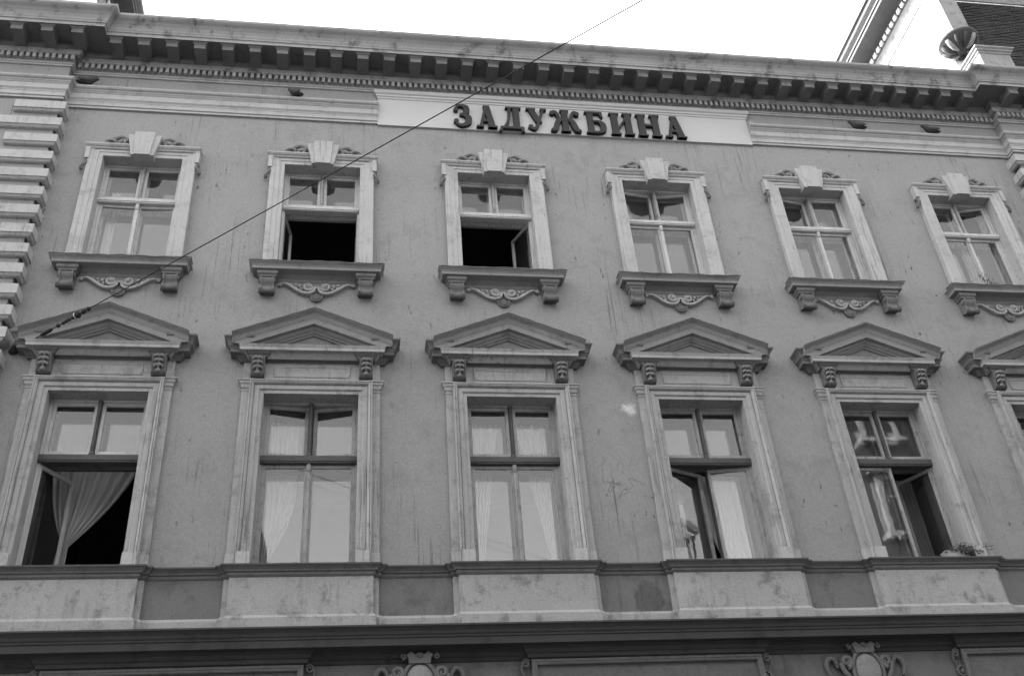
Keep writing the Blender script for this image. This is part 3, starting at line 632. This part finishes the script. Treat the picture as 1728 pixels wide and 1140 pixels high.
# ------------------------------------------------------------------ raised letters
sign = empty('building_sign', (6.78, .04, 7.665))
tag(sign, 'dark raised Cyrillic letters reading ЗАДУЖБИНА on the pale panel under the cornice', 'sign')
class LT:
    def __init__(s): s.mb = MB(); s.k = 0
    def d(s): s.k += 1; return -.062-.0012*s.k
    def poly(s, pts): s.mb.prism(pts, s.d(), -.004)
    def bar(s, x0, z0, x1, z1, wd): # slanted stem with level ends, horizontal width wd
        s.poly([(x0-wd/2, z0), (x0+wd/2, z0), (x1+wd/2, z1), (x1-wd/2, z1)])
    def rect(s, x0, x1, z0, z1): s.poly([(x0, z0), (x1, z0), (x1, z1), (x0, z1)])
    def serif(s, x, z, wd, top=False, h=.035): s.rect(x-wd/2, x+wd/2, z-h if top else z, z if top else z+h)
    def stroke(s, pts, ws):
        pts = smooth(pts, 5); n = len(pts); L_, R_ = [], []
        for i, q in enumerate(pts):
            a = pts[max(i-1, 0)]; b = pts[min(i+1, n-1)]; dx, dz = b[0]-a[0], b[1]-a[1]; l = math.hypot(dx, dz) or 1
            t = i/(n-1)*(len(ws)-1); j = min(int(t), len(ws)-2); wv = (ws[j]+(ws[j+1]-ws[j])*(t-j))/2
            L_.append((q[0]-dz/l*wv, q[1]+dx/l*wv)); R_.append((q[0]+dz/l*wv, q[1]-dx/l*wv))
        y0 = s.d(); rows = []
        for a, b in zip(L_, R_): rows.append([(a[0], y0, a[1]), (b[0], y0, b[1]), (b[0], -.004, b[1]), (a[0], -.004, a[1])])
        s.mb.grid(rows, False, True); s.mb.face(rows[0]); s.mb.face(rows[-1])
    def ball(s, x, z, r): s.mb.disc((x, z), r, s.d(), -.004, 14)
H_ = .52; T = .105                     # cap height and stem width
def l_Z(l):
    l.stroke([(.035, .40), (.07, .475), (.15, .495), (.225, .45), (.23, .36), (.17, .29), (.11, .275)], [.03, .045, .055, .10, .10, .06, .04])
    l.stroke([(.11, .275), (.19, .265), (.26, .21), (.255, .10), (.18, .03), (.09, .03), (.03, .10)], [.04, .06, .11, .115, .07, .05, .03]); l.ball(.045, .39, .042); l.ball(.045, .115, .046)
def l_A(l):
    l.bar(.055, .0, .175, H_, .05); l.bar(.275, .0, .175, H_, .115); l.rect(.09, .25, .13, .175); l.serif(.05, 0, .13); l.serif(.275, 0, .17)
def l_D(l):
    l.stroke([(.10, .03), (.15, .12), (.19, .28), (.205, H_)], [.05, .05, .05, .055]); l.bar(.315, .0, .315, H_, T); l.serif(.27, H_, .27, True); l.rect(.035, .435, -.005, .045)
    l.poly([(.0, -.075), (.05, -.075), (.07, .0), (.07, .03), (.03, .03)]); l.poly([(.385, -.075), (.44, -.075), (.435, .0), (.42, .03), (.385, .03)])
def l_U(l):
    l.bar(.205, .19, .07, H_, .11); l.stroke([(.30, H_), (.24, .33), (.175, .12), (.12, .03), (.05, .045)], [.045, .05, .055, .06, .04]); l.ball(.05, .075, .045); l.serif(.075, H_, .17, True); l.serif(.30, H_, .11, True)
def l_ZH(l):
    l.bar(.265, 0, .265, H_, T); l.serif(.265, 0, .17); l.serif(.265, H_, .15, True); l.rect(.19, .34, .25, .285)
    for sg in (-1, 1):
        X = lambda q: .265+sg*q
        l.stroke([(X(.05), .27), (X(.10), .31), (X(.125), .40), (X(.165), .47), (X(.215), .465)], [.05, .05, .055, .05, .04]); l.ball(X(.215), .435, .045)
        l.stroke([(X(.05), .275), (X(.12), .24), (X(.155), .14), (X(.19), .04), (X(.25), .025)], [.05, .085, .10, .09, .05]); l.rect(min(X(.16), X(.262)), max(X(.16), X(.262)), 0, .035)
def l_B(l):
    l.bar(.105, 0, .105, H_, T); l.serif(.085, 0, .14); l.serif(.085, H_, .14, True); l.rect(.10, .31, H_-.045, H_); l.poly([(.325, H_), (.335, H_-.135), (.31, H_-.135), (.26, H_-.04)])
    l.stroke([(.13, .285), (.24, .285), (.315, .22), (.315, .09), (.24, .025), (.10, .022)], [.04, .045, .10, .11, .05, .045])
def l_I(l):
    for x in (.10, .325): l.bar(x, 0, x, H_, T); l.serif(x, 0, .165); l.serif(x, H_, .165, True)
    l.poly([(.14, .10), (.14, .165), (.285, .42), (.285, .355)])
def l_N(l):
    for x in (.10, .33): l.bar(x, 0, x, H_, T); l.serif(x, 0, .165); l.serif(x, H_, .165, True)
    l.rect(.14, .29, .235, .285)
for nm, fn, x0, wd, ww in (('З', l_Z, 4.79, .29, .305), ('А', l_A, 5.18, .335, .36), ('Д', l_D, 5.535, .435, .44), ('У', l_U, 6.03, .34, .355), ('Ж', l_ZH, 6.415, .525, .53), ('Б', l_B, 7.015, .36, .37), ('И', l_I, 7.435, .43, .41), ('Н', l_N, 7.905, .44, .415), ('А', l_A, 8.415, .36, .36)):
    l = LT(); fn(l); k = wd/ww; l.mb.v = [(x*k, y, z_) for x, y, z_ in l.mb.v]
    o = build('letter', l.mb, 'letter_metal', sign, ((x0-3.23)*1.0068+3.23-6.78, 0, 0)); o['label'] = 'dark metal letter ' + nm

# ------------------------------------------------------------------ curtains
def sheet(name, fn, nu, nv, m, label, loc, group=None):
    mb = MB(); mb.grid([[fn(u/nu, v/nv) for u in range(nu+1)] for v in range(nv+1)], True); o = build(name, mb, m, None, loc); md = o.modifiers.new('thick', 'SOLIDIFY'); md.thickness = .003
    return tag(o, label, 'curtain', group)
YC = .62
def tied(u, v):        # gathered to the left at z = .63 and falling below
    zt_, zk = 1.92, .60
    if v < .75:
        q = v/.75; e = q**1.1
        xl = -.60+.26*q**2.2; xr = .56*(1-q)+(-.235)*q+.10*math.sin(PI*q)
        x = xl+(xr-xl)*(u**(1-.25*q)); z_ = zt_+(zk+.09*(1-u)-zt_)*q-.05*math.sin(PI*q)*u*(1-u)*4
    else:
        q = (v-.75)/.25; x = -.34+.105*u+(u-.5)*.10*q-.05*q; z_ = zk+.09*(1-u)*(1-q)-.62*q
    amp = .045*(1-.6*min(1, v/.75)); return (x, amp*math.sin(u*2*PI*7+1.2*v+.6*math.sin(5*u)), z_)
sheet('curtain', tied, 96, 40, 'cloth', 'pale curtain tied back to the left in the open window at the lower left', (0, .86, 0))
def swag(x0, x1, zt_, zb_, curl, nf=6):
    def f(u, v):
        z_ = zt_+(zb_-zt_)*v; xr = x1-(x1-x0)*curl*max(0, v-.45)**2.2/.27
        return (x0+(xr-x0)*u, .02*math.sin(u*2*PI*nf), z_)
    return f
sheet('curtain', swag(-.56, -.16, 2.3, .18, .95), 60, 36, 'cloth', 'white curtain hanging at the left side of the lower window second from the left', (AX[1], YC, 0))
def side(x0, w0, w1, zt_, zb_, nf=6):
    def f(u, v): 
        wv = w0+(w1-w0)*v; return (x0+wv*u, .02*math.sin(u*2*PI*nf), zt_+(zb_-zt_)*v)
    return f
sheet('curtain', side(-.56, .42, .10, 2.3, .0), 60, 20, 'cloth', 'white curtain drawn to the left in the lower window third from the left', (AX[2], YC, 0))
sheet('curtain', side(.56, -.46, -.06, 2.3, .0), 60, 20, 'cloth', 'white curtain drawn to the right in the lower window third from the left', (AX[2], YC, 0))
sheet('curtain', swag(.60, .02, 1.56, -.02, .55), 60, 30, 'cloth', 'white curtain in the right half of the lower window fourth from the left', (AX[3], YC+.1, 0))
sheet('curtain', side(.60, -.34, -.24, 1.55, -.03), 60, 16, 'cloth_dark', 'dark curtain behind the open right casement above the flower box', (AX[4], YC+.22, 0))
sheet('curtain', side(-.56, .20, .16, 6.4, 4.5, 3), 30, 12, 'cloth', 'pale curtain edge behind the leftmost upper window', (AX[0], YC-.02, 0))

# ------------------------------------------------------------------ pigeons on the architrave ledge
def pigeon(x, facing, label, tilt=0., scale=1.02):
    st = [(-.17, .0, .006, .018), (-.13, .005, .012, .030), (-.08, .018, .030, .042), (-.03, .035, .052, .055), (.02, .055, .064, .062), (.06, .075, .060, .058), (.088, .098, .050, .050), (.104, .120, .041, .040), (.118, .136, .036, .034), (.134, .142, .030, .028), (.150, .138, .013, .012), (.165, .131, .003, .003)]
    mb = MB(); n = 10
    rows = [[(a, ry*math.cos(2*PI*k/n), b+.055+rz*math.sin(2*PI*k/n)) for k in range(n)] for a, b, rz, ry in st]
    mb.grid(rows, True, True); mb.face(rows[0])
    o = build('pigeon', mb, 'feather', None, (x, -.062, 8.068)); o.rotation_euler = (0, tilt, facing); o.scale = (scale,)*3
    for sg in (-1, 1):
        wm = MB(); wm.ball((-.04, sg*.05, .095), .10, 8, (1.05, .22, .36)); wo_ = build('wing', wm, 'feather', o); wo_.rotation_euler = (0, -.12, 0)
        lm = MB(); lm.tube([(.01, sg*.022, .05), (.012, sg*.022, -.0)], .006, 5); lm.tube([(.0, sg*.022, .003), (.035, sg*.022, .003)], .005, 5); build('leg', lm, 'iron', o)
    return tag(o, label, 'pigeon', 'pigeons on the ledge under the cornice')
pigeon(-1.04, .25, 'dark pigeon on the ledge at the far left, next to the quoined corner bay')
pigeon(2.17, PI-.5, 'dark pigeon on the ledge left of the lettered panel, above the second window', -.25)
pigeon(12.0, PI-.35, 'dark pigeon on the ledge above the fifth window, left of the other one', -.25)
pigeon(13.42, PI-.3, 'dark pigeon on the ledge nearest the right corner bay', -.2)

# ------------------------------------------------------------------ plants on the sills
def leafy(mb, c, n, rx, ry, rz, size, rng):
    for _ in range(n):
        p = Vector((c[0]+rng.gauss(0, rx), c[1]+rng.gauss(0, ry), c[2]+rng.gauss(0, rz)))
        a = Vector((rng.gauss(0, 1), rng.gauss(0, 1), rng.gauss(0, .7))).normalized(); b = a.orthogonal().normalized(); s_ = size*rng.uniform(.6, 1.3)
        mb.face([p, p+a*s_*.5+b*s_*.35, p+a*s_, p+a*s_*.5-b*s_*.35])
rng = random.Random(3)
fb = empty('flower_box', (AX[4]+.36, .06, -.052)); tag(fb, 'small pale flower box with straggling plant on the sill of the lower fifth window', 'flower box')
mb = MB(); rows = [[(sx*(.12+q*.015), sy*(.05+q*.01), .12*q) for sx, sy in ((-1, -1), (1, -1), (1, 1), (-1, 1))] for q in (0, 1)]; mb.grid(rows, False, True); mb.face(rows[0]); mb.box(-.142, .142, -.066, .066, .117, .13); build('trough', mb, 'terracotta', fb)
mb = MB()
for cx, cz, n, r in ((-.12, .19, 26, .05), (.05, .20, 40, .05), (.16, .17, 60, .05), (.26, .14, 60, .05), (.34, .17, 40, .05), (.46, .18, 22, .045), (.56, .20, 10, .03), (.2, .26, 24, .05)): leafy(mb, (cx*.85, -.05, cz-.05), int(n*1.2), r, .035, .03, .05, rng)
build('foliage', mb, 'leaf', fb)
mb = MB()
for cx in (-.12, .05, .2, .3): mb.tube(smooth([(cx, 0, .13), (cx+.04, -.04, .2), (cx+.14, -.08, .17), (cx+.26, -.1, .18)]), .004, 4)
build('stem', mb, 'leaf', fb)
pp = empty('potted_plant', (AX[5]-.20, .0, 4.526)); tag(pp, 'small dark potted plant on the sill of the upper window at the far right', 'plant')
mb = MB(); n = 12; rows = [[(r*math.cos(2*PI*k/n), r*math.sin(2*PI*k/n), zz) for k in range(n)] for r, zz in ((.035, 0), (.05, .075), (.056, .075), (.056, .09), (.046, .09))]; mb.grid(rows, True, True); mb.face(rows[0]); build('pot', mb, 'iron', pp)
mb = MB()
for cx, cz, n, r in ((.0, .15, 40, .03), (-.03, .24, 40, .03), (.06, .20, 30, .03), (-.01, .31, 30, .025), (.15, .14, 30, .025)): leafy(mb, (cx, -.02, cz), n, r, .025, .03, .038, rng)
build('foliage', mb, 'leaf', pp)
mb = MB()
for cx in (-.03, .03, .13): mb.tube([(0, 0, .085), (cx*.6, -.01, .17), (cx, -.02, .26 if cx < .1 else .15)], .005, 4)
build('stem', mb, 'leaf', pp)

# ------------------------------------------------------------------ span wire with its insulators, anchored beside the left corner
A = Vector((-1.13, .07, 2.98)); B = Vector((4.94, -5.56, 3.2))
A = Vector((-1.15, .07, 3.05)); B = Vector((5.919, -5.826, 3.2)); D = (B-A); LN = D.length; D.normalize()
far = A+D*(LN*2.6)+Vector((0, 0, .3))
wire = empty('span_wire', A); tag(wire, 'thin overhead span wire with dark insulators, anchored beside the left corner', 'wire')
def wpt(s_):                      # point along the wire, slightly sagging
    q = s_/(LN*2.6); return D*s_+Vector((0, 0, .3*q-.35*4*q*(1-q)*.25+.0))
mb = MB(); mb.tube([wpt(.05+(LN*2.6-.1)*k/60) for k in range(61)], .0065, 6); build('cable', mb, 'iron', wire)
mb = MB(); mb.tube([Vector((-.02, .04, -.02)), Vector((0, -.02, 0)), wpt(.06)], [.075, .05, .02], 10); mb.ball((-.01, -.01, -.03), .06, 8); build('wall_anchor', mb, 'iron', wire)
def rod(name, s0, s1, rads, m='iron'):
    n = len(rads); mb = MB(); mb.tube([wpt(s0+(s1-s0)*k/(n-1)) for k in range(n)], rads, 10); build(name, mb, m, wire)
rod('turnbuckle', .50, .72, [.014, .026, .028, .028, .028, .026, .014])
rod('bead', .80, .87, [.008, .022, .029, .022, .008])
for s_ in (.932, .988, 1.044, 1.11): rod('bead', s_-.028, s_+.028, [.007, .02, .025, .02, .007])
rod('insulator', 1.135, 1.245, [.012, .036, .045, .046, .04, .016]); rod('insulator_cap', 1.155, 1.20, [.02, .047, .0475, .02], 'porcelain')
rod('clamp', 1.27, 1.35, [.012, .03, .022, .03, .012]); rod('clamp', 1.37, 1.43, [.01, .028, .03, .01])
# a second pair of street wires, seen mirrored in the panes
for k, (y, z_, sag) in enumerate(((-7.2, 2.2, .5), (-9.4, 2.0, .35))):
    wr = MB(); wr.tube([(-40+90*q/80, y, z_-sag*math.sin(PI*((q/80*3) % 1))) for q in range(81)], .012, 5)
    tag(build('tram_wire', wr, 'iron'), ('nearer' if k == 0 else 'farther')+' tram wire along the street, mirrored faintly in the lower panes', 'wire', 'tram wires over the street')

# ------------------------------------------------------------------ houses across the street (seen mirrored in the panes)
def house(x0, x1, top, m, label, nfl, nb, name='house'):
    e = empty(name, ((x0+x1)/2, -18, GZ)); tag(e, label, 'building', 'houses across the street'); off = Vector((-(x0+x1)/2, 18, -GZ))
    mb = MB(); mb.box(x0, x1, -27, -18, GZ, top); build('wall', mb, m, e, off)
    mb = MB(); mb.plan([(x1, -18), (x0, -18)], [(0, top-.5), (.1, top-.4), (.15, top-.2), (.5, top-.1), (.6, top+.15), (0, top+.3)]); build('cornice', mb, 'opposite_trim', e, off)
    for f_ in range(1, nfl): mb = MB(); zc = GZ+(top-GZ)*f_/nfl; mb.box(x0, x1, -18.0, -17.88, zc-.1, zc+.1); build('string_course', mb, 'opposite_pale', e, off)
    wm = MB(); wm.box(-.55, .55, -.03, .03, 0, 2.0); wm = wm.mesh('window', 'dark_glass')
    fm = MB(); fm.box(-.75, -.55, -.02, .10, -.1, 2.2); fm.box(.55, .75, -.02, .10, -.1, 2.2); fm.box(-.55, .55, -.02, .10, 2.0, 2.2); fm.box(-.9, .9, -.02, .25, -.2, -.05); fm.box(-.95, .95, -.02, .3, 2.2, 2.4); fm.box(-.03, .03, -.02, .06, 0, 2); fm.box(-.55, -.03, -.02, .06, 1.3, 1.38); fm.box(.03, .55, -.02, .06, 1.3, 1.38)
    fm = fm.mesh('frame', 'opposite_trim')
    for f_ in range(nfl):
        for b in range(nb):
            lx = x0+(x1-x0)*(b+.5)/nb; lz = GZ+(top-GZ)*(f_+.28)/nfl
            wn = place('window', wm, e, off+Vector((lx, -17.97, lz))); place('frame', fm, wn)
    return e
house(-40, .3, 10.8, 'opposite_plaster', 'tall grey house across the street to the left, mirrored in the leftmost lower panes', 5, 12)
house(.4, 20.9, 6.6, 'opposite_pale', 'pale lower house across the street between two taller grey ones', 4, 7)
house(21, 46, 19, 'opposite_plaster', 'tallest grey house across the street, mirrored in the rightmost lower panes', 7, 10)
